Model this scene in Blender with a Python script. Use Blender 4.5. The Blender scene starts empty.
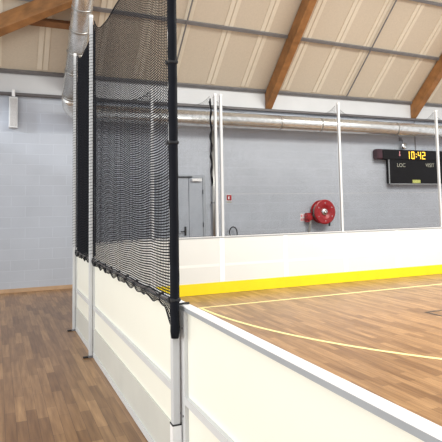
import bpy, bmesh, math, random
from mathutils import Vector, Matrix
random.seed(4)
S = bpy.context.scene
COL = S.collection
PI = math.pi
CAMZ = 1.535
XS = 0.934      # outer face of the side boards
YF = 8.685      # line of the far boards (outer face)
YW = 10.60      # back wall
TH = math.radians(43.0)
ZR = 4.16       # roof underside at the wall

# ------------------------------------------------------------------ materials
def mat(name, col, rough=.5, metal=0., spec=.5, emit=None, estr=0., trans=0.):
    m = bpy.data.materials.new(name); m.use_nodes = True
    b = m.node_tree.nodes['Principled BSDF']
    b.inputs['Base Color'].default_value = (*col, 1)
    b.inputs['Roughness'].default_value = rough
    b.inputs['Metallic'].default_value = metal
    b.inputs['Specular IOR Level'].default_value = spec
    if emit:
        b.inputs['Emission Color'].default_value = (*emit, 1)
        b.inputs['Emission Strength'].default_value = estr
    return m

def N(m, t, **kw):
    n = m.node_tree.nodes.new(t)
    for k, v in kw.items(): setattr(n, k, v)
    return n

def noise_vary(m, scale=6., amt=.12, stretch=(1, 1, 1), bump=0.):
    """gentle procedural variation of the base colour"""
    nt = m.node_tree; b = nt.nodes['Principled BSDF']
    c = list(b.inputs['Base Color'].default_value)
    tc = N(m, 'ShaderNodeTexCoord'); mp = N(m, 'ShaderNodeMapping'); mp.inputs['Scale'].default_value = stretch
    nz = N(m, 'ShaderNodeTexNoise'); nz.inputs['Scale'].default_value = scale; nz.inputs['Detail'].default_value = 5
    rp = N(m, 'ShaderNodeValToRGB')
    rp.color_ramp.elements[0].position = .3; rp.color_ramp.elements[1].position = .7
    rp.color_ramp.elements[0].color = (*[x * (1 - amt) for x in c[:3]], 1)
    rp.color_ramp.elements[1].color = (*[min(1, x * (1 + amt)) for x in c[:3]], 1)
    nt.links.new(tc.outputs['Object'], mp.inputs[0]); nt.links.new(mp.outputs[0], nz.inputs['Vector'])
    nt.links.new(nz.outputs['Fac'], rp.inputs[0]); nt.links.new(rp.outputs[0], b.inputs['Base Color'])
    if bump:
        bp = N(m, 'ShaderNodeBump'); bp.inputs['Strength'].default_value = bump; bp.inputs['Distance'].default_value = .01
        nt.links.new(nz.outputs['Fac'], bp.inputs['Height']); nt.links.new(bp.outputs[0], b.inputs['Normal'])
    return m

def m_floor():
    m = mat('strip_parquet', (.4, .25, .14), .34); nt = m.node_tree; b = nt.nodes['Principled BSDF']
    tc = N(m, 'ShaderNodeTexCoord'); sp = N(m, 'ShaderNodeSeparateXYZ'); cb = N(m, 'ShaderNodeCombineXYZ')
    nt.links.new(tc.outputs['Object'], sp.inputs[0])
    nt.links.new(sp.outputs['Y'], cb.inputs['X']); nt.links.new(sp.outputs['X'], cb.inputs['Y'])
    br = N(m, 'ShaderNodeTexBrick'); br.offset = .37; br.offset_frequency = 2
    br.inputs['Scale'].default_value = 1; br.inputs['Brick Width'].default_value = .55
    br.inputs['Row Height'].default_value = .075; br.inputs['Mortar Size'].default_value = .0012
    br.inputs['Mortar Smooth'].default_value = .3; br.inputs['Bias'].default_value = 0
    br.inputs['Color1'].default_value = (FL1[0], FL1[1], FL1[2], 1); br.inputs['Color2'].default_value = (FL2[0], FL2[1], FL2[2], 1)
    br.inputs['Mortar'].default_value = (.10, .05, .025, 1)
    nt.links.new(cb.outputs[0], br.inputs['Vector'])
    mp = N(m, 'ShaderNodeMapping'); mp.inputs['Scale'].default_value = (1.2, 16, 1)
    nz = N(m, 'ShaderNodeTexNoise'); nz.inputs['Scale'].default_value = 2.2; nz.inputs['Detail'].default_value = 6
    nt.links.new(cb.outputs[0], mp.inputs[0]); nt.links.new(mp.outputs[0], nz.inputs['Vector'])
    rp = N(m, 'ShaderNodeValToRGB'); rp.color_ramp.elements[0].position = .3; rp.color_ramp.elements[1].position = .72
    rp.color_ramp.elements[0].color = (.68, .62, .57, 1); rp.color_ramp.elements[1].color = (1.18, 1.18, 1.18, 1)
    mx = N(m, 'ShaderNodeMix', data_type='RGBA', blend_type='MULTIPLY'); mx.inputs['Factor'].default_value = 1
    nt.links.new(nz.outputs['Fac'], rp.inputs[0]); nt.links.new(br.outputs['Color'], mx.inputs['A']); nt.links.new(rp.outputs[0], mx.inputs['B'])
    nt.links.new(mx.outputs['Result'], b.inputs['Base Color'])
    return m

def m_block():
    m = mat('painted_block', (.42, .46, .5), .6); nt = m.node_tree; b = nt.nodes['Principled BSDF']
    tc = N(m, 'ShaderNodeTexCoord'); sp = N(m, 'ShaderNodeSeparateXYZ'); cb = N(m, 'ShaderNodeCombineXYZ')
    nt.links.new(tc.outputs['Object'], sp.inputs[0])
    nt.links.new(sp.outputs['X'], cb.inputs['X']); nt.links.new(sp.outputs['Z'], cb.inputs['Y'])
    br = N(m, 'ShaderNodeTexBrick'); br.inputs['Scale'].default_value = 1
    br.inputs['Brick Width'].default_value = .5; br.inputs['Row Height'].default_value = .2
    br.inputs['Mortar Size'].default_value = .009; br.inputs['Mortar Smooth'].default_value = .35
    br.inputs['Color1'].default_value = (WALLC[0], WALLC[1], WALLC[2], 1)
    br.inputs['Color2'].default_value = (WALLC[0]*.95, WALLC[1]*.95, WALLC[2]*.95, 1)
    br.inputs['Mortar'].default_value = (WALLC[0]*1.06, WALLC[1]*1.06, WALLC[2]*1.06, 1)
    nt.links.new(cb.outputs[0], br.inputs['Vector'])
    nz = N(m, 'ShaderNodeTexNoise'); nz.inputs['Scale'].default_value = 1.4; nz.inputs['Detail'].default_value = 4
    nt.links.new(tc.outputs['Object'], nz.inputs['Vector'])
    rp = N(m, 'ShaderNodeValToRGB'); rp.color_ramp.elements[0].position = .35; rp.color_ramp.elements[1].position = .65
    rp.color_ramp.elements[0].color = (.96, .96, .96, 1); rp.color_ramp.elements[1].color = (1.03, 1.03, 1.03, 1)
    mx = N(m, 'ShaderNodeMix', data_type='RGBA', blend_type='MULTIPLY'); mx.inputs['Factor'].default_value = 1
    nt.links.new(nz.outputs['Fac'], rp.inputs[0]); nt.links.new(br.outputs['Color'], mx.inputs['A']); nt.links.new(rp.outputs[0], mx.inputs['B'])
    nt.links.new(mx.outputs['Result'], b.inputs['Base Color'])
    bp = N(m, 'ShaderNodeBump'); bp.inputs['Strength'].default_value = .3; bp.inputs['Distance'].default_value = .005; bp.invert = True
    nt.links.new(br.outputs['Fac'], bp.inputs['Height']); nt.links.new(bp.outputs[0], b.inputs['Normal'])
    return m

FL1 = (.42, .245, .115); FL2 = (.225, .118, .050)
WALLC = (.465, .495, .55)
M = {}
M['floor'] = m_floor()
M['wall'] = m_block()
M['band'] = noise_vary(mat('white_cladding', (.57, .575, .58), .5), 2, .04)
M['ceil'] = noise_vary(mat('beige_acoustic_panel', (.60, .52, .41), .85), 30, .04)
M['strip'] = noise_vary(mat('cream_joint_board', (.72, .645, .52), .8), 8, .03)
M['steel'] = noise_vary(mat('grey_steel', (.20, .20, .21), .45, .3), 8, .08)
M['tray'] = noise_vary(mat('dark_pipe', (.10, .09, .09), .5), 8, .1)
M['wood'] = noise_vary(mat('glulam_timber', (.29, .13, .043), .55), 5, .28, (1, 1, 1))
M['wood_dark'] = noise_vary(mat('dark_timber', (.22, .10, .04), .6), 5, .25)
M['duct'] = noise_vary(mat('galvanised_duct', (.74, .73, .70), .27, .8), 12, .12)
M['duct_ring'] = noise_vary(mat('duct_collar', (.40, .39, .37), .35, .8), 12, .1)
M['panel'] = noise_vary(mat('cream_board_panel', (.91, .905, .80), .38), 1.2, .015)
M['panel_in'] = noise_vary(mat('white_board_panel', (.71, .72, .70), .32), 1.2, .015)
M['show_through'] = mat('pale_show_through', (.82, .83, .81), .35)
M['alu'] = noise_vary(mat('white_lacquered_profile', (.64, .65, .65), .4), 5, .04)
M['frame_shaded_rail'] = noise_vary(mat('grey_frame_and_shaded_rail', (.36, .38, .40), .4), 5, .04)
M['cap'] = noise_vary(mat('white_lit_top_and_joint', (.93, .93, .93), .3), 3, .02)
M['kick_out'] = noise_vary(mat('pale_grey_kick_backing', (.60, .60, .55), .5), 3, .04)
M['yellow'] = noise_vary(mat('yellow_kickplate', (.86, .67, .01), .35), 3, .04)
M['black'] = noise_vary(mat('black_plastic', (.012, .012, .014), .6), 10, .2)
M['net'] = noise_vary(mat('black_netting', (.005, .006, .010), .8, spec=.2), 10, .2)
M['net_far'] = noise_vary(mat('grey_black_netting', (.018, .018, .022), .8, spec=.2), 10, .2)
M['pole_grey'] = noise_vary(mat('pale_grey_pole', (.60, .61, .62), .4), 5, .03)
M['pole'] = noise_vary(mat('white_pole', (.90, .90, .90), .35), 5, .03)
M['red'] = noise_vary(mat('red_enamel', (.36, .008, .012), .35), 8, .12)
M['chrome'] = mat('bright_metal', (.8, .8, .8), .2, .9)
M['rubber'] = noise_vary(mat('grey_rubber', (.30, .29, .27), .6), 20, .15)
M['base'] = noise_vary(mat('wood_skirting', (.50, .33, .20), .5), 5, .15, (1, 1, 1))
M['line'] = mat('pale_yellow_paint', (.90, .80, .36), .4)
M['line_black'] = mat('black_line_paint', (.03, .03, .03), .4)
M['door'] = noise_vary(mat('grey_door_leaf', (.40, .43, .48), .5), 3, .04)
M['door_frame'] = noise_vary(mat('grey_door_frame', (.36, .385, .42), .5), 3, .04)
M['white'] = noise_vary(mat('white_plastic', (.85, .85, .85), .4), 5, .03)
M['grille'] = noise_vary(mat('speaker_grille', (.50, .49, .48), .6), 90, .15)
M['board_black'] = noise_vary(mat('scoreboard_face', (.006, .006, .007), .6, spec=.15), 5, .2)
M['maroon'] = noise_vary(mat('dark_maroon_end', (.045, .010, .018), .4), 5, .2)
M['digit'] = mat('lit_digits', (.9, .6, .05), .5, emit=(1.0, .62, .05), estr=1.1)
M['sticker'] = mat('yellow_label', (.55, .58, .16), .5)
M['legend'] = mat('pale_lettering', (.42, .42, .34), .5)
M['pink'] = mat('pale_red_print', (.72, .30, .33), .5)

# ------------------------------------------------------------------ helpers
def link(name, bm, m, parent=None, smooth=False):
    bmesh.ops.recalc_face_normals(bm, faces=bm.faces[:])
    me = bpy.data.meshes.new(name); bm.to_mesh(me); bm.free()
    ms = m if isinstance(m, (list, tuple)) else [m]
    for x in ms: me.materials.append(M[x])
    if smooth:
        for p in me.polygons: p.use_smooth = True
    o = bpy.data.objects.new(name, me); COL.objects.link(o)
    if parent: o.parent = parent
    return o

def tag(o, label=None, cat=None, group=None, kind=None):
    if label: o['label'] = label
    if cat: o['category'] = cat
    if group: o['group'] = group
    if kind: o['kind'] = kind
    return o

def thing(name, label, cat, loc=(0, 0, 0), group=None):
    o = bpy.data.objects.new(name, None); COL.objects.link(o); o.location = loc
    o.empty_display_size = .1
    return tag(o, label, cat, group)

def copy_tree(o, parent=None):
    c = o.copy(); COL.objects.link(c)
    if parent: c.parent = parent
    for ch in list(o.children): copy_tree(ch, c)
    return c

def box(bm, x0, x1, y0, y1, z0, z1, mi=0):
    v = [bm.verts.new((x, y, z)) for x in (x0, x1) for y in (y0, y1) for z in (z0, z1)]
    for f in ((0, 1, 3, 2), (4, 6, 7, 5), (0, 4, 5, 1), (2, 3, 7, 6), (0, 2, 6, 4), (1, 5, 7, 3)):
        bm.faces.new([v[i] for i in f]).material_index = mi

def bev(bm, w=.004, seg=1):
    bmesh.ops.bevel(bm, geom=bm.edges[:], offset=w, segments=seg, affect='EDGES', profile=.5)

def boxo(name, dims, m, parent=None, b=0):
    bm = bmesh.new(); box(bm, *dims)
    if b: bev(bm, b)
    return link(name, bm, m, parent)

def tube(bm, pts, r, n=12, caps=True):
    pts = [Vector(p) for p in pts]; rings = []
    rr = r if isinstance(r, (list, tuple)) else [r] * len(pts)
    t0 = (pts[1] - pts[0]).normalized()
    a = t0.orthogonal().normalized()
    for i, p in enumerate(pts):
        t = (pts[min(i + 1, len(pts) - 1)] - pts[max(i - 1, 0)]).normalized()
        a = (a - t * a.dot(t)).normalized(); b = t.cross(a)
        rings.append([bm.verts.new(p + (a * math.cos(2 * PI * k / n) + b * math.sin(2 * PI * k / n)) * rr[i]) for k in range(n)])
    for i in range(len(rings) - 1):
        for k in range(n):
            bm.faces.new((rings[i][k], rings[i][(k + 1) % n], rings[i + 1][(k + 1) % n], rings[i + 1][k]))
    if caps:
        bm.faces.new(rings[0][::-1]); bm.faces.new(rings[-1])

def lathe(bm, prof, c, axis='y', n=40):
    """prof: list of (radius, distance along -axis)"""
    rings = []
    for r, d in prof:
        ring = []
        for k in range(n):
            a = 2 * PI * k / n
            if axis == 'y': p = (c[0] + r * math.cos(a), c[1] - d, c[2] + r * math.sin(a))
            else: p = (c[0] + r * math.cos(a), c[1] + r * math.sin(a), c[2] + d)
            ring.append(bm.verts.new(p))
        rings.append(ring)
    for i in range(len(rings) - 1):
        for k in range(n):
            bm.faces.new((rings[i][k], rings[i][(k + 1) % n], rings[i + 1][(k + 1) % n], rings[i + 1][k]))
    bm.faces.new(rings[0]); bm.faces.new(rings[-1][::-1])

def WP(x, z, y):   # a point seen on the back wall at (x, z), brought forward to depth y
    k = y / YW
    return x * k, CAMZ + (z - CAMZ) * k

# ------------------------------------------------------------------ room
X0, X1, Y0 = -4.5, 16.5, -2.5
fl = boxo('floor', (X0, X1, Y0, YW + .15, -.12, 0), 'floor'); tag(fl, kind='structure')
# court markings painted on the floor
bm = bmesh.new(); box(bm, 2.82, X1 - .5, 7.55, 7.60, 0, .0015)
link('court_line', bm, 'line', fl)['label'] = 'straight pale yellow court line near the far boards'
bm = bmesh.new(); prev = None; cx, cy, r = 8.87, 7.57, 6.0
for k in range(97):
    a = PI + (PI / 2) * k / 96
    q = [(cx + (r + d) * math.cos(a), cy + (r + d) * math.sin(a)) for d in (-.025, .025)]
    cur = [bm.verts.new((x, y, z)) for x, y in q for z in (0.0, .0018)]
    if prev:
        for i, j in ((0, 1), (1, 3), (3, 2), (2, 0)): bm.faces.new((prev[i], prev[j], cur[j], cur[i]))
    prev = cur
link('goal_area_line', bm, 'line', fl)['label'] = 'curved pale yellow goal area line'
bm = bmesh.new(); w = .04
box(bm, 5.55, 7.2, 5.74, 5.74 + w, 0, .0015); box(bm, 5.55, 7.2, 4.5 - w, 4.5, 0, .0015)
box(bm, 5.55, 5.55 + w, 4.5, 5.74, 0, .0015); box(bm, 7.2 - w, 7.2, 4.5, 5.74, 0, .0015)
link('box_line', bm, 'line_black', fl)['label'] = 'black rectangle marked on the court'

wl = boxo('wall_back', (X0, X1, YW, YW + .15, 0, ZR + .1), 'wall'); tag(wl, kind='structure')
bd = boxo('trim_1', (X0, X1, YW - .02, YW, 3.76, ZR + .02), 'band'); tag(bd, kind='structure')
sk = boxo('baseboard_back', (X0, 3.05, YW - .018, YW, 0, .075), 'base', b=.003); tag(sk, kind='structure')
sk = boxo('baseboard_back', (4.16, X1, YW - .018, YW, 0, .075), 'base', b=.003); tag(sk, kind='structure')
bm = bmesh.new(); box(bm, 4.45, X1, YW - .006, YW, 1.80, 1.812)
o = link('trim_2', bm, 'band'); tag(o, kind='structure')

# roof plane: s = distance up the slope from the wall, n = distance below the underside
cT, sT = math.cos(TH), math.sin(TH)
def RP(x, s, n=0.): return Vector((x, YW - s * cT - n * sT, ZR + s * sT - n * cT))
def rbox(bm, x0, x1, s0, s1, n0, n1):
    v = [bm.verts.new(RP(x, s, n)) for x in (x0, x1) for s in (s0, s1) for n in (n0, n1)]
    for f in ((0, 1, 3, 2), (4, 6, 7, 5), (0, 4, 5, 1), (2, 3, 7, 6), (0, 2, 6, 4), (1, 5, 7, 3)):
        bm.faces.new([v[i] for i in f])
bm = bmesh.new(); rbox(bm, X0, X1, -.05, 9.5, -.12, 0)
ce = link('ceiling', bm, 'ceil'); tag(ce, kind='structure')
for mid in (-.83, 3.52, 7.89, 12.25):
    for dx, wd in ((-1.72, .2), (-.87, .2), (-.115, .17), (.77, .2), (1.6, .2)):
        bm = bmesh.new()
        for a in (-wd / 2, .012): rbox(bm, mid + dx + a, mid + dx + a + wd / 2 - .012, .12, 9.4, 0, .012)
        o = link('joint_board', bm, 'strip', ce)
PUR = ((.02, .085), (1.41, 1.475), (2.72, 2.78), (4.0, 4.07))
# steel purlins and mid-bay ties
for s0, s1 in PUR:
    bm = bmesh.new()
    sk_ = 0 if s0 < 1 else .016
    v = [bm.verts.new(RP(x, s + sk_ * (7.5 - x), n)) for x in (X0, X1) for s in (s0, s1) for n in (.013, .065)]
    for f in ((0, 1, 3, 2), (4, 6, 7, 5), (0, 4, 5, 1), (2, 3, 7, 6), (0, 2, 6, 4), (1, 5, 7, 3)): bm.faces.new([v[i] for i in f])
    o = link('steel_purlin', bm, 'steel')
    tag(o, 'grey steel purlin at the foot of the ceiling, along the top of the wall' if s0 < .5 else
        {1.41: 'grey steel purlin crossing the ceiling just above the wall purlin, second one up',
         2.72: 'grey steel purlin at the top right corner of the photo, third one up',
         4.0: 'grey steel purlin highest up the sloping ceiling, above the frame'}[s0], 'purlin', 'steel purlins under the ceiling')
for mid, lb in ((3.37, 'thin grey tie rod running up the ceiling beside the black net end'), (7.89, 'thin grey tie rod running up the middle of the right ceiling bay')):
    bm = bmesh.new(); rbox(bm, mid - .012, mid + .012, .12, 9.4, .07, .09)
    tag(link('tie_rod', bm, 'steel'), lb, 'rod')
# glulam rafters
def rafter(x, lb):
    bm = bmesh.new(); w = .17; prof = []
    v = []
    d = .36
    for xx in (x - w / 2, x + w / 2):
        a = RP(xx, 0, .07); tipz = 3.755
        p = [Vector((xx, YW - .022, RP(0, 0, 0).z - .03)), Vector((xx, YW - .022, tipz))]
        # bottom edge line passes through the tip
        s_end = 9.2
        top = RP(xx, s_end, .014); bot = Vector((xx, top.y, tipz + (YW - .022 - top.y) * math.tan(TH)))
        p += [bot, top]
        v.append([bm.verts.new(q) for q in p])
    bm.faces.new(v[0]); bm.faces.new(v[1][::-1])
    for i in range(4): bm.faces.new((v[0][i], v[1][i], v[1][(i + 1) % 4], v[0][(i + 1) % 4]))
    bev(bm, .006)
    tag(link('roof_rafter', bm, 'wood'), lb, 'rafter', 'glulam rafters')
rafter(1.36, 'wooden roof rafter hidden behind the sloping metal duct')
rafter(5.76, 'orange-brown wooden roof rafter coming down above the middle of the far boards')
rafter(10.10, 'orange-brown wooden roof rafter coming down above the scoreboard')

# diagonal timber at upper left: lies under the ceiling, from its own line on the slope
def slab(name, a0, a1, b0, b1, depth, m):
    """beam: bottom face a0-a1 / b0-b1 in roof coordinates (x, s), sides go up to the roof"""
    bm = bmesh.new(); v = []
    for (x, s) in (a0, a1, b1, b0):
        v.append((bm.verts.new(RP(x, s, depth)), bm.verts.new(RP(x, s, .07))))
    bm.faces.new([q[0] for q in v]); bm.faces.new([q[1] for q in v][::-1])
    for i in range(4):
        a, b = v[i], v[(i + 1) % 4]; bm.faces.new((a[0], b[0], b[1], a[1]))
    bev(bm, .006)
    return link(name, bm, m)

def tl(x, e): return 1.073 + .635 * x if e == 0 else 1.243 + .60 * x
tag(slab('diagonal_timber', (-1.1, tl(-1.1, 0)), (1.26, tl(1.26, 0)), (-1.1, tl(-1.1, 1)), (1.26, tl(1.26, 1)), .60, 'wood'),
    'deep orange-brown timber slanting up to the metal duct in the upper left corner', 'beam')
bm = bmesh.new(); rbox(bm, .30, 1.26, 1.10, 1.22, .014, .12)
tag(link('timber_purlin', bm, 'wood_dark'), 'short dark wooden purlin under the slanting timber, beside the metal duct', 'purlin')

# ------------------------------------------------------------------ pipes, ducts on the back wall
bm = bmesh.new(); box(bm, X0, X1, YW - .085, YW - .021, 3.70, 3.76); bev(bm, .008)
tr = tag(link('wall_rail', bm, 'tray'), 'long dark rail fixed across the back wall just above the round duct', 'rail')
DR = .165; DY, DZ = YW - .34, 3.40
def seam(bm, c, t, r, w=.022, n=32):
    t = Vector(t).normalized(); c = Vector(c)
    tube(bm, [c - t * w, c - t * w * .6, c + t * w * .6, c + t * w], [r, r + .008, r + .008, r], n)
dh = thing('wall_duct', 'long round galvanised duct running level along the back wall', 'duct', (0, 0, 0))
bm = bmesh.new()
pts = []
ca = Vector((1.62, DY, DZ))
tube(bm, [ca, Vector((X1 - .2, DY, DZ))], DR, 40)
link('pipe', bm, 'duct', dh, True)
for x in (1.66, 3.02, 4.22, 5.85, 6.93, 9.18, 11.4, 13.6):
    bm = bmesh.new(); seam(bm, (x, DY, DZ), (1, 0, 0), DR); link('collar', bm, 'duct_ring', dh)
ds = thing('sloping_duct', 'shiny galvanised duct bending up from the wall and following the roof slope at upper left', 'duct')
def DP(s): return RP(1.24, s, .90)
p0 = DP(-.05)
bm = bmesh.new()
d0 = (DP(1) - DP(0)).normalized(); corner = Vector((1.24, DY + .02, DZ - .02))
pts = [Vector((1.60, DY, DZ))]
A, B, Cc = Vector((1.60, DY, DZ)), Vector((1.22, DY + .01, DZ - .03)), DP(.16)
for k in range(1, 13):
    t = k / 12; pts.append(A * (1 - t) ** 2 + B * 2 * t * (1 - t) + Cc * t * t)
tube(bm, pts, DR, 36); link('elbow', bm, 'duct', ds, True)
bm = bmesh.new(); tube(bm, [DP(.16), DP(4.6)], DR, 36); link('pipe', bm, 'duct', ds, True)
for s in (.18, .72, 1.12, 1.55, 1.95, 3.1):
    bm = bmesh.new(); seam(bm, DP(s), d0, DR); link('collar', bm, 'duct_ring', ds)
for s in (1.12, 3.1):
    bm = bmesh.new(); tube(bm, [RP(1.24, s, .74), RP(1.24, s, .37), RP(1.31, s, .36)], .008, 6); link('hanger', bm, 'steel', ds)

bm = bmesh.new(); tube(bm, [(4.34, YW - .05, .02), (4.34, YW - .05, 3.2)], .035, 16)
dp = thing('downpipe', 'grey vertical pipe on the back wall just left of the paired white poles', 'pipe')
link('pipe', bm, 'duct_ring', dp, True)
for z in (.5, 1.6, 2.8):
    bm = bmesh.new(); box(bm, 4.29, 4.39, YW - .1, YW, z, z + .03); link('clamp', bm, 'steel', dp)

# column loudspeaker
sp = thing('column_speaker', 'slim white column loudspeaker on the wall at the upper left', 'speaker', (0, 0, 0))
boxo('cabinet', (.180, .335, YW - .12, YW - .012, 3.08, 3.67), 'alu', sp, .006)
boxo('grille', (.200, .315, YW - .126, YW - .119, 3.11, 3.64), 'grille', sp, .002)
bm = bmesh.new(); box(bm, .225, .285, YW - .15, YW - .07, 3.672, 3.70); tube(bm, [(.255, YW - .11, 3.69), (.255, YW - .11, 3.80)], .03, 14)
link('bracket', bm, 'white', sp)

# door
d = thing('door_1', None, None); tag(d, kind='structure')
bm = bmesh.new()
box(bm, 3.05, 3.11, YW - .05, YW, 0, 2.22); box(bm, 4.09, 4.15, YW - .05, YW, 0, 2.22); box(bm, 3.11, 4.09, YW - .05, YW, 2.16, 2.22)
link('door_frame', bm, 'door_frame', d)
l1 = boxo('door_leaf', (3.115, 3.765, YW - .04, YW - .004, .008, 2.155), 'door', d, .003)
l2 = boxo('door_leaf', (3.775, 4.085, YW - .04, YW - .004, .008, 2.155), 'door', d, .003)
bm = bmesh.new(); box(bm, 3.83, 4.05, YW - .10, YW - .04, 2.08, 2.14); bev(bm, .005); link('door_closer', bm, 'white', d)
bm = bmesh.new(); box(bm, 3.50, 3.84, YW - .075, YW - .055, 2.165, 2.185); link('closer_arm', bm, 'black', d)
bm = bmesh.new(); box(bm, 3.66, 3.70, YW - .052, YW - .04, .93, 1.12); tube(bm, [(3.68, YW - .05, 1.02), (3.68, YW - .09, 1.02), (3.56, YW - .09, 1.02)], .011, 8); link('handle', bm, 'black', l1)
for z in (.3, 1.1, 1.8):
    bm = bmesh.new(); tube(bm, [(4.088, YW - .052, z), (4.088, YW - .052, z + .1)], .010, 8); link('hinge', bm, 'black', d)

# fire sign, hose loop
sg = thing('fire_sign', 'small red and white fire notice on the wall right of the paired white poles', 'sign')
boxo('plate', (4.66, 4.79, YW - .008, YW, 1.655, 1.79), 'white', sg)
bm = bmesh.new(); box(bm, 4.666, 4.700, YW - .0095, YW - .008, 1.662, 1.783); box(bm, 4.735, 4.784, YW - .0095, YW - .008, 1.662, 1.783)
box(bm, 4.70, 4.735, YW - .0095, YW - .008, 1.752, 1.783); box(bm, 4.70, 4.735, YW - .0095, YW - .008, 1.662, 1.69); link('pictogram', bm, 'red', sg)
boxo('caption', (4.67, 4.785, YW - .008, YW, 1.61, 1.638), 'legend', sg)
ex = thing('fire_extinguisher', 'black arched extinguisher hose showing just above the far boards under the fire notice', 'extinguisher', (4.77, YW - .1, 0))
bm = bmesh.new(); lathe(bm, [(.0, 0), (.07, 0), (.078, .02), (.078, .62), (.06, .70), (.022, .74), (.022, .80)], (0, 0, .001), 'z', 24); link('cylinder', bm, 'red', ex, True)
bm = bmesh.new(); box(bm, -.03, .03, -.03, .03, .80, .85); box(bm, -.02, .09, -.012, .012, .86, .885); link('valve', bm, 'black', ex)
bm = bmesh.new(); tube(bm, [(-.09 * math.cos(PI * k / 14), 0, .96 + .12 * math.sin(PI * k / 14)) for k in range(15)] + [(.10, 0, .7), (.10, 0, .42)], .013, 8)
tube(bm, [(-.09, 0, .96), (-.07, 0, .86), (-.02, 0, .83)], .013, 8); link('hose', bm, 'black', ex, True)
bm = bmesh.new(); box(bm, -.04, .04, .075, .10, .5, .75); link('wall_bracket', bm, 'steel', ex)

# hose reel
hx, hz = WP(7.255, 1.36, YW - .25)
hr = thing('hose_reel', 'red round fire hose reel on the wall above the far boards', 'hose reel', (hx, YW, 0))
def hy(v): return v
bm = bmesh.new(); lathe(bm, [(.265, .04), (.275, .045), (.275, .055), (.19, .06), (.19, .20), (.285, .21), (.29, .22), (.29, .235), (.265, .25), (.16, .245), (.09, .215), (.085, .20)], (0, 0, hz), 'y', 48)
link('drum', bm, 'red', hr, False)
bm = bmesh.new(); lathe(bm, [(.085, .18), (.085, .225), (.06, .24), (.03, .245), (.03, .265), (.0, .268)], (0, 0, hz), 'y', 24); link('hub', bm, 'chrome', hr, True)
bm = bmesh.new()
for k in range(9):
    for rr_ in (.205,):
        yy = -.072 - k * .0145; tube(bm, [(.222 * math.cos(2 * PI * q / 40), yy, hz + .222 * math.sin(2 * PI * q / 40)) for q in range(41)], .0085, 6)
link('wound_hose', bm, 'rubber', hr, True)
bm = bmesh.new(); box(bm, -.06, .06, -.045, 0, hz - .2, hz + .2); tube(bm, [(0, 0, hz), (0, -.2, hz)], .03, 12); link('wall_mount', bm, 'red', hr)
bm = bmesh.new(); box(bm, .09, .13, -.245, -.225, hz - .33, hz - .25); link('guide_arm', bm, 'black', hr)
bm = bmesh.new()
for k in range(6):
    bm = bmesh.new(); a = PI / 6 + k * PI / 3; tube(bm, [(.21 * math.cos(a), -.244, hz + .21 * math.sin(a)), (.21 * math.cos(a), -.254, hz + .21 * math.sin(a))], .012, 8); link('rivet', bm, 'chrome', hr)
vx = -.36
bm = bmesh.new(); lathe(bm, [(.0, .03), (.075, .03), (.085, .05), (.085, .13), (.07, .15), (.0, .155)], (vx, 0, hz - .12), 'y', 24)
box(bm, vx - .06, vx + .06, -.12, -.02, hz - .23, hz - .02); link('valve_box', bm, 'red', hr)
bm = bmesh.new(); tube(bm, [(vx + .05, -.09, hz - .05), (vx + .03, -.11, hz - .2), (vx + .005, -.10, hz - .4), (vx - .03, -.09, hz - .6), (vx - .03, -.06, .3), (vx - .03, -.04, .02)], .028, 10)
tube(bm, [(vx + .09, -.08, hz - .1), (vx + .18, -.1, hz - .04), (-.02, -.12, hz)], .022, 8); link('supply_hose', bm, 'rubber', hr, True)
ps = thing('instruction_sticker', 'pale red and white sticker on the wall left of the hose reel', 'sign')
boxo('plate', (6.55, 6.69, YW - .006, YW, 1.15, 1.33), 'white', ps)
bm = bmesh.new()
for x, z in ((6.555, 1.25), (6.62, 1.16), (6.555, 1.16), (6.63, 1.26)): box(bm, x, x + .05, YW - .0075, YW - .006, z, z + .06)
link('print', bm, 'pink', ps)

# scoreboard
sb = thing('scoreboard', 'black wall scoreboard with lit yellow time 10:42', 'scoreboard')
def bx2(name, x0, x1, z0, z1, ya, yb, m, parent=None, b=0):
    a, c = WP(x0, z0, ya); e, f = WP(x1, z1, ya); return boxo(name, (a, e, ya, yb, c, f), m, parent, b)
YS = YW - .16
bx2('time_bar', 9.07, 11.45, 2.67, 2.925, YS - .03, YW - .02, 'board_black', sb, .01)
bx2('end_cap', 8.89, 9.075, 2.665, 2.93, YS - .05, YW - .02, 'maroon', sb, .03)
bx2('end_cap', 11.445, 11.65, 2.665, 2.93, YS - .05, YW - .02, 'maroon', sb, .03)
bx2('score_panel', 9.27, 11.14, 2.045, 2.668, YS, YW - .02, 'board_black', sb, .006)
bm = bmesh.new()
xa, za = WP(9.235, 2.02, YS); xb, zb = WP(11.175, 2.66, YS)
box(bm, xa, xa + .018, YS - .008, YS + .02, za, zb); box(bm, xb - .018, xb, YS - .008, YS + .02, za, zb); box(bm, xa, xb, YS - .008, YS + .02, za, za + .02)
link('edge_frame', bm, 'frame_shaded_rail', sb)
SEG = {'1': 'bc', '0': 'abcdef', '4': 'fgbc', '2': 'abged'}
def digit(bm, ch, x, z, w, h, y, t=.020):
    g = {'a': (x, x + w, z + h - t, z + h), 'd': (x, x + w, z, z + t), 'g': (x, x + w, z + h / 2 - t / 2, z + h / 2 + t / 2),
         'f': (x, x + t, z + h / 2, z + h), 'b': (x + w - t, x + w, z + h / 2, z + h), 'e': (x, x + t, z, z + h / 2), 'c': (x + w - t, x + w, z, z + h / 2)}
    for c in SEG[ch]:
        a, b_, c_, d_ = g[c]; box(bm, a, b_, y - .004, y, c_, d_)
yd = YS - .0305
x, z = WP(9.87, 2.69, yd)
hgt = .19; wd = .10
for ch, dx in (('1', -.035), ('0', .125), ('4', .345), ('2', .49)):
    bm = bmesh.new(); digit(bm, ch, x + dx, z, wd, hgt, yd); link('lit_digit', bm, 'digit', sb)['label'] = 'lit yellow digit ' + ch
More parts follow.
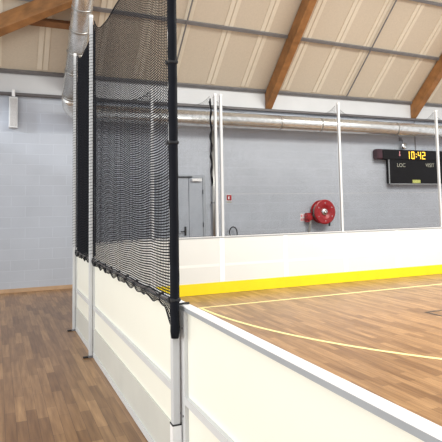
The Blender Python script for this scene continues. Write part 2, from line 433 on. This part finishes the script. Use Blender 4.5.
for dz in (.045, .115): boxo('colon_dot', (x + .275, x + .30, yd - .004, yd, z + dz, z + dz + .025), 'digit', sb)
def text(name, s, x, z, y, h, m, parent):
    cu = bpy.data.curves.new(name, 'FONT'); cu.body = s; cu.size = h * 1.38; cu.extrude = .0015; cu.align_x = 'LEFT'
    t = bpy.data.objects.new(name, cu); COL.objects.link(t)
    dg = bpy.context.evaluated_depsgraph_get(); me = bpy.data.meshes.new_from_object(t.evaluated_get(dg))
    me.transform(Matrix.Translation((x, y, z)) @ Matrix.Rotation(PI / 2, 4, 'X'))
    COL.objects.unlink(t); bpy.data.objects.remove(t); me.materials.clear(); me.materials.append(M[m])
    o = bpy.data.objects.new(name, me); COL.objects.link(o); o.parent = parent; return o
x, z = WP(9.50, 2.475, YS); text('lettering', 'LOC', x, z, YS - .003, .10, 'legend', sb)
x, z = WP(10.47, 2.485, YS); text('lettering', 'VISIT', x, z, YS - .003, .10, 'legend', sb)
x, z = WP(10.0, 2.055, YS); boxo('maker_label', (x, x + .26, YS - .003, YS, z, z + .085), 'sticker', sb)
x, z = WP(9.585, 2.76, yd)
bm = bmesh.new(); box(bm, x, x + .045, yd - .003, yd, z, z + .045); box(bm, x + .01, x + .035, yd - .003, yd, z + .06, z + .12); link('indicator', bm, 'pink', sb)
# lamp above the scoreboard and its cable
lx, lz = WP(9.80, 3.03, YW - .17)
la = thing('wall_lamp', 'small bright metal lamp on the wall above the scoreboard', 'lamp')
bm = bmesh.new(); lathe(bm, [(.0, .05), (.05, .05), (.075, .10), (.085, .16), (.08, .17), (.0, .172)], (lx, YW, lz), 'y', 24); link('lamp_head', bm, 'chrome', la, True)
bm = bmesh.new(); tube(bm, [(lx, YW - .08, lz + .03), (lx, YW - .08, lz + .16), (lx, YW - .01, lz + .2)], .012, 8); box(bm, lx - .04, lx + .04, YW - .02, YW, lz + .14, lz + .24); link('bracket', bm, 'steel', la)
bm = bmesh.new(); tube(bm, [(10.14, YW - .012, 2.90), (10.14, YW - .012, 3.70)], .010, 8)
tag(link('power_cable', bm, 'steel'), 'thin dark cable dropping from the duct to the top of the scoreboard', 'cable')

# ------------------------------------------------------------------ rink boards
def sweep(bm, P, u0, u1, n0, n1, z0, z1, seg):
    prev = None
    for k in range(seg + 1):
        u = u0 + (u1 - u0) * k / seg; (x, y), (nx, ny) = P(u)
        cur = [bm.verts.new((x + nx * n, y + ny * n, z)) for n, z in ((n0, z0), (n1, z0), (n1, z1), (n0, z1))]
        if prev:
            for i in range(4): bm.faces.new((prev[i], prev[(i + 1) % 4], cur[(i + 1) % 4], cur[i]))
        else: bm.faces.new(cur[::-1])
        prev = cur
    bm.faces.new(prev)
BI = [0]
def module(label, P, L, group, seg=1, feet=(0, 1), bolts=True):
    """P(u) -> point on the outer face and outward normal"""
    (x, y), _ = P(L / 2)
    t = thing('rink_board', label, 'rink board', (0, 0, 0), group)
    pw = .042
    def sw(name, m, *a, s=seg, bv=0):
        bm = bmesh.new(); sweep(bm, P, *a, s)
        if bv: bev(bm, bv)
        return link(name, bm, m, t)
    sw('panel', ('panel'), pw, L - pw, -.034, -.022, .02, .975)
    bm = bmesh.new()
    sw('facing', 'panel_in', 0, L, -.040, -.0345, .20, .972)
    sw('rail_show_through', 'show_through', .06, L - .06, -.0408, -.0402, .478, .524)  # mid rail showing through the translucent panel, light effect put in as paler strip
    sw('kickplate', 'yellow', .0005, L - .0005, -.045, -.0345, .003, .20)
    sw('kick_backing', 'kick_out', pw, L - pw, -.0215, -.010, .05, .29)
    sw('bottom_rail', 'alu', pw, L - pw, -.0215, 0, .004, .05)
    sw('mid_rail', 'alu', pw, L - pw, -.0215, 0, .486, .524)
    sw('top_rail', 'frame_shaded_rail', 0, L, -.046, 0, .974, .996)  # shading of the rail's outer side put into its grey colour
    sw('lit_top', 'cap', 0, L, -.047, .001, .9965, 1.003)  # no separate part: bright lit top of the rail painted as a white layer
    for e in (0, 1):
        u0, u1 = (0, pw) if e == 0 else (L - pw, L)
        bm = bmesh.new(); sweep(bm, P, u0, u1, -.0335, 0, .004, .9755, 1); bev(bm, .002)
        po = link('post', bm, 'alu', t)
        bm = bmesh.new()
        uc = (u0 + u1) / 2; (x, y), (nx, ny) = P(uc)
        if bolts:
            for z in (.12, .42, .88):
                bm = bmesh.new(); tube(bm, [(x, y, z), (x + nx * .005, y + ny * .005, z)], .006, 8); link('bolt', bm, 'steel', po)
        if False:
            bm = bmesh.new(); sweep(bm, P, u0, u1, .001, .05, .002, .012, 1); bev(bm, .002)
            link('foot', bm, 'black', t)
    # joint strips on the rink face
    for u0, u1 in ((.001, .045), (L - .045, L - .001)):
        sw('joint_strip', 'cap', u0, u1, -.0425, -.0402, .205, .97, s=1)
    return t
def side(y0): return lambda u: ((XS, y0 + u), (-1, 0))
def far(x0): return lambda u: ((x0 + u, YF), (0, 1))
g1, g2 = 'boards of the near side', 'boards of the far side'
module('nearest cream rink board, running out of the frame at the bottom right', side(-.16), 2.925, g1, feet=())
module('long cream side board under the large black net', side(2.77), 2.90, g1)
module('short cream side board at the far left end, under the dark folded net', side(5.675), 1.305, g1)
CX, CY, RX, RY = 2.42, 6.985, 2.42 - XS, YF - 6.985
def arc(u):
    a = PI - (PI / 2) * (u / 2.45); x = CX + RX * math.cos(a); y = CY + RY * math.sin(a)
    n = Vector((math.cos(a) / RX, math.sin(a) / RY)).normalized(); return (x, y), (n.x, n.y)
module('curved corner board behind the black side net', arc, 2.45, 'corner boards', seg=16, feet=(1,))
fx = [(2.425, 3.70, 'short far board directly right of the near black net end'),
      (3.70, 5.00, 'far board just right of the paired white poles, in front of the extinguisher'),
      (5.0, 6.36, 'far board in front of the hose reel, left of the middle white pole'),
      (6.36, 7.66, 'far board directly right of the middle white pole'),
      (7.66, 8.985, 'far board below the scoreboard, left of the last white pole'),
      (8.985, 10.33, 'far board at the right edge of the frame, past the last white pole')]
for a, b, lb in fx: module(lb, far(a), b - a, g2, bolts=False)

# ------------------------------------------------------------------ net poles
def pole(name, x, y, top, label, sleeve=False, w=.042):
    t = thing(name, label, 'pole', (x, y, 0), 'white net poles')
    bm = bmesh.new(); box(bm, -w / 2, w / 2, -w / 2, w / 2, .02, top); bev(bm, .006, 2); link('shaft', bm, 'pole' if w > .05 else 'pole_grey', t)
    if w < .05:
        bm = bmesh.new(); box(bm, -.075, -.026, -.02, .02, .002, .014); bev(bm, .002); link('foot', bm, 'black', t)
    bm = bmesh.new(); box(bm, -w / 2 - .002, w / 2 + .002, -w / 2 - .002, w / 2 + .002, top, top + .035); bev(bm, .006, 2); link('end_cap', bm, 'white', t)
    bm = bmesh.new(); box(bm, -.024, .024, -.024, .024, .001, .02) if w < .05 else box(bm, -.031, .031, -.031, .06, .001, .02); link('base_plate', bm, 'steel', t)
    return t
pole('net_pole', XS - .020, 6.945, 3.54, 'white net pole farthest left, at the end of the short side board', w=.032)
pole('net_pole', XS - .022, 5.64, 3.60, 'white net pole between the two side boards, highest tip beside the duct', w=.036)
def lacing(t):
    for z0, z1 in ((1.06, 3.42),):
        bm = bmesh.new(); q = .0195; pts = []
        k = 0; z = z0
        while z < z1:
            for a, b in ((-q, -q), (q, -q), (q, q), (-q, q)):
                pts.append((a, b, z)); z += .0085
        tube(bm, pts, .0022, 4)
        link('lacing', bm, 'net', t)
for o_ in [o for o in COL.objects if o.name.startswith('net_pole')]: lacing(o_)
np_ = pole('net_pole', XS - .031, 2.785, 3.45, 'nearest net pole, in the sleeve under the black net end')
bm = bmesh.new(); w = .0245
for (a, b, c, d_) in ((-w, -w + .003, -w, w), (w - .003, w, -w, w), (-w + .003, w - .003, -w, -w + .003), (-w + .003, w - .003, w - .003, w)):
    box(bm, a, b, c, d_, .003, .368)
link('sleeve', bm, 'pole', np_)
bm = bmesh.new(); box(bm, -w - .001, w + .001, -w - .001, w + .001, .369, .376); link('sleeve_rim', bm, 'black', np_)
yp = YF + .038
for x, lb in ((2.447, 'far white net pole seen through the black side net'), (3.645, 'left one of the paired white poles'), (3.755, 'right one of the paired white poles'),
              (6.358, 'middle white net pole, right of the hose reel'), (8.985, 'white net pole farthest right, in front of the scoreboard')):
    pole('net_pole', x, yp, 3.56, lb, w=.048)

# ------------------------------------------------------------------ nets
def netgrid(bm, F, L, zb, zt, pitch, th, useg, zseg, u_warp=None, ur=1.25, wv=1., wh=1.):
    """real threads: F(u, z) -> point and outward normal; zt(u) top height"""
    nu = max(2, int(L / pitch / ur)); h0 = max(zt(L * k / 40) for k in range(41)) - zb; nz = int(h0 / pitch)
    us = [u_warp(k / useg) * L if u_warp else L * k / useg for k in range(useg + 1)]
    def strand(pts, wide):
        prev = None
        for p, side_, nn in pts:
            a = side_ * (th * wide) / 2; b = nn * (th * min(wide, 1)) / 2
            cur = [bm.verts.new(p + a), bm.verts.new(p + b), bm.verts.new(p - a), bm.verts.new(p - b)]
            if prev:
                for i in range(4): bm.faces.new((prev[i], prev[(i + 1) % 4], cur[(i + 1) % 4], cur[i]))
            prev = cur
    for i in range(nu + 1):
        u = L * i / nu; pts = []
        for k in range(zseg + 1):
            s = k / zseg; z = zb(u) + s * (zt(u) - zb(u)) if callable(zb) else zb + s * (zt(u) - zb)
            p, n, t = F(u, z, s); pts.append((p, t, n))
        strand(pts, wv)
    for j in range(nz + 1):
        s = j / nz; pts = []
        for u in us:
            z = zb + s * (zt(u) - zb); p, n, t = F(u, z, s); pts.append((p, Vector((0, 0, 1)), n))
        strand(pts, wh)
def cord(F, L, zf, r, n=60, s=1.):
    bm = bmesh.new(); pts = [F(L * k / n, zf(L * k / n), s)[0] for k in range(n + 1)]; tube(bm, pts, r, 6); return bm

def sag(L, hi, lo, k=.22):
    return lambda u: lo + (hi - lo) * (math.exp(-max(u, 0) / k) + math.exp(-max(L - u, 0) / k))
def warp(t): return t - .12 * math.sin(2 * PI * t) / 1.0 if True else t

# side net between near pole and second pole
XN = XS + .012
def Fs(y0, L, amp, fold=0.):
    def F(u, z, s):
        e = math.sin(PI * min(1, max(0, u / L)))
        x = XN - .010 * e + amp * .5 * math.sin(u * 4.3 + z * 1.2) * e
        zz = z - .020 * math.sin(PI * ((u / .56) % 1.0)) * (.35 + .65 * math.sin(PI * min(1, max(0, s))))
        return Vector((x, y0 + u, zz)), Vector((-1, 0, 0)), Vector((0, 1, 0))
    return F
def net(label, name, F, L, zb, zt, pitch, th, useg, zseg, m, hem=None, uw=None, group='protective nets', **kw):
    t = thing(name, label, 'net', (0, 0, 0), group)
    bm = bmesh.new(); netgrid(bm, F, L, zb, zt, pitch, th, useg, zseg, uw, **kw); link('mesh', bm, m, t)
    link('top_cord', cord(F, L, zt, th * 1.6), m, t)
    link('bottom_cord', cord(F, L, (lambda u: zb), th * 1.6, 60, 0), m, t)
    return t
LA = 2.82
nA = net('large black side net hanging over the long side board', 'side_net', Fs(2.83, LA, .005), LA, 1.01, sag(LA, 3.58, 3.31, .3), .0185, .0034, 80, 30, 'net', uw=None, ur=1.7, wv=.9, wh=2.5)
# loose hem below the rail, gathered into scallops
def hem(t, y0, L, n, base, deep):
    bm = bmesh.new(); prev = []
    nu = int(L / .0205)
    def zlow(u):
        ph = (u / L * n) % 1.0; k = base - deep * abs(math.sin(PI * ph)) ** .7 - .006 * math.sin(u * 31)
        if t_tail and u < .2: k -= ((0.2 - u) / .2) ** .8 * .12
        return k
    def Pn(u, s):
        z = 1.0 + (zlow(u) - 1.0) * s
        return Vector((XS - .008 - .008 * math.sin(s * 2.4) - .003 * math.sin(u * 23), y0 + u, z + .008 * (1 - s)))
    for i in range(nu + 1):
        u = L * i / nu; tube(bm, [Pn(u, s / 4) for s in range(5)], .0019, 4, False)
    for s in (.2, .4, .6, .8): tube(bm, [Pn(L * k / 90, s) for k in range(91)], .0019, 4, False)
    link('hem_mesh', bm, 'net', t)
    bm = bmesh.new(); tube(bm, [Pn(L * k / 120, 1) for k in range(121)], .0036, 6); link('hem_cord', bm, 'net', t)
    bm = bmesh.new(); tube(bm, [(XS - .010, y0 + u_ * L, 1.0 + .004 * math.sin(u_ * 40)) for u_ in [k / 40 for k in range(41)]], .0052, 6); link('rail_cord', bm, 'tray', t)
    for k in range(n + 1):
        u = min(L - .01, max(.01, L * k / n)); bm = bmesh.new()
        box(bm, XS - .018, XS + .014, y0 + u - .010, y0 + u + .010, 1.004, 1.017); bev(bm, .004); link('hook', bm, 'black', t)
t_tail = True; hem(nA, 2.83, 2.78, 9, .975, .026)
LB = 1.24
nB = net('narrow dark net folded double between the two farthest side poles', 'side_net', Fs(5.67, LB, .006), LB, 1.01, sag(LB, 3.54, 3.40, .2), .0205, .0042, 36, 40, 'net')
def F2(u, z, s):
    p, n, t = Fs(5.67, LB, .006)(u, z, s); p.x += .018 + .005 * math.sin(u * 9 + z); p.z += .008; return p, n, t
bm = bmesh.new(); netgrid(bm, F2, LB, 1.02, sag(LB, 3.50, 3.36, .2), .019, .0044, 36, 40); link('folded_mesh', bm, 'net', nB)
t_tail = False; hem(nB, 5.67, 1.22, 4, .975, .026)
# corner net
LC = 2.45
def Fc(u, z, s):
    (x, y), (nx, ny) = arc(u); return Vector((x - nx * .012, y - ny * .012, z)), Vector((nx, ny, 0)), Vector((-ny, nx, 0))
net('dark corner net seen through the black side net', 'corner_net', Fc, LC, 1.005, sag(LC, 3.55, 3.27, .3), .024, .0040, 40, 30, 'net_far')
# far nets
def Ff(x0):
    def F(u, z, s): return Vector((x0 + u, YF + .086 + .008 * math.sin(u * 5 + z * 2), z)), Vector((0, 1, 0)), Vector((1, 0, 0))
    return F
for a, b, lb in ((2.43, 3.555, 'fine far net left of the paired white poles'), (3.62, 6.33, 'fine far net in front of the hose reel, left of the middle white pole'),
                 (6.36, 8.965, 'fine far net between the middle white pole and the last pole'), (8.985, 10.9, 'fine far net to the right of the last white pole')):
    net(lb, 'far_net', Ff(a), b - a, 1.005, sag(b - a, 3.55, 3.27, .24), .018, .0019, 60, 16, 'net_far', uw=lambda t: t - .14 * math.sin(2 * PI * t))
bm = bmesh.new()
pts = [(3.585 + .012 * math.sin(k * 1.3), YF + .112, 1.9 + 1.62 * k / 24) for k in range(25)]
tube(bm, pts, [.006] + [.018 + .006 * math.sin(k * 2.1) for k in range(23)] + [.008], 10)
tag(link('gathered_net', bm, 'net_far'), 'thin dark bundle of gathered net beside the left one of the paired poles', 'net')
# thick black gathered end of the side net
ge = thing('net_bundle', 'thick black gathered net end hanging down the nearest pole over the board top', 'net', (0, 0, 0))
bm = bmesh.new(); n = 70; pts = []; rr = []
for k in range(n + 1):
    z = .835 + (3.50 - .835) * k / n
    pts.append((.888 + .0012 * math.sin(k * .9), 2.735 + .002 * math.sin(k * .55 + 1), z)); rr.append((.0255 + .0008 * math.sin(k * 1.7) + .0008 * math.sin(k * 3.1)) * (.8 if k == 0 else 1))
tube(bm, pts, rr, 18); link('rolled_net', bm, 'net', ge, True)
for z in (1.03, 1.88, 2.33, 2.9):
    bm = bmesh.new(); box(bm, .859, .915, 2.708, 2.762, z, z + .018); box(bm, .851, .861, 2.735, 2.75, z - .004, z + .022); bev(bm, .004); link('tie', bm, 'black', ge)
bm = bmesh.new(); tube(bm, [(XS - .03, 2.745, 1.010), (XS + .02, 2.745, 1.012), (XS + .04, 2.745, 1.011)], .006, 8); link('latch_strap', bm, 'black', ge)

# ------------------------------------------------------------------ lights
w = bpy.data.worlds.new('world'); S.world = w; w.use_nodes = True
bg = w.node_tree.nodes['Background']; bg.inputs[0].default_value = (.93, .96, 1.0, 1); bg.inputs[1].default_value = .85
def area(name, loc, size, power, col, rot=(0, 0, 0), sy=None):
    l = bpy.data.lights.new(name, 'AREA'); l.energy = power; l.size = size; l.color = col
    if sy: l.shape = 'RECTANGLE'; l.size_y = sy
    o = bpy.data.objects.new(name, l); COL.objects.link(o); o.location = loc; o.rotation_euler = rot; return o
area('skylight_over_rink', (7.5, 3.6, 6.5), 5, 780, (1, .97, .88), (0, 0, 0), 3)
area('board_fill_light', (-4.3, 3.2, 1.9), 2, 115, (1, .99, .92), (0, math.radians(-90), 0), 5)  # added fill light that brightens the outer board panels, not a known window

sl = bpy.data.lights.new('high_window_beam', 'SPOT'); sl.energy = 260; sl.spot_size = math.radians(15); sl.spot_blend = .5; sl.color = (.88, .94, 1); sl.shadow_soft_size = .15
so = bpy.data.objects.new('high_window_beam', sl); COL.objects.link(so); so.location = (-3.2, 9.3, 4.0)
so.rotation_euler = (Vector((.75, 10.6, 2.93)) - so.location).to_track_quat('-Z', 'Y').to_euler()
# ------------------------------------------------------------------ camera
YAW, PIT, ROL = 4.05226689e-01, 7.75381876e-02, -1.73921870e-02
F = Vector((math.sin(YAW) * math.cos(PIT), math.cos(YAW) * math.cos(PIT), math.sin(PIT)))
r = Vector((math.cos(YAW), -math.sin(YAW), 0)); u = r.cross(F)
r2 = r * math.cos(ROL) + u * math.sin(ROL); u2 = -r * math.sin(ROL) + u * math.cos(ROL)
cam = bpy.data.cameras.new('camera'); co = bpy.data.objects.new('camera', cam); COL.objects.link(co)
mw = Matrix.Identity(4)
for i, v in enumerate((r2, u2, -F)):
    for k in range(3): mw[k][i] = v[k]
mw[0][3], mw[1][3], mw[2][3] = 0, 0, CAMZ
co.matrix_world = mw
cam.sensor_width = 36; cam.sensor_fit = 'HORIZONTAL'; cam.lens = 522.478 / 442 * 36
cam.shift_y = -(221 - 165.75) / 442; cam.clip_start = .05
S.camera = co
S.view_settings.view_transform = 'Standard'; S.view_settings.look = 'None'
S.view_settings.exposure = .55; S.view_settings.gamma = 1
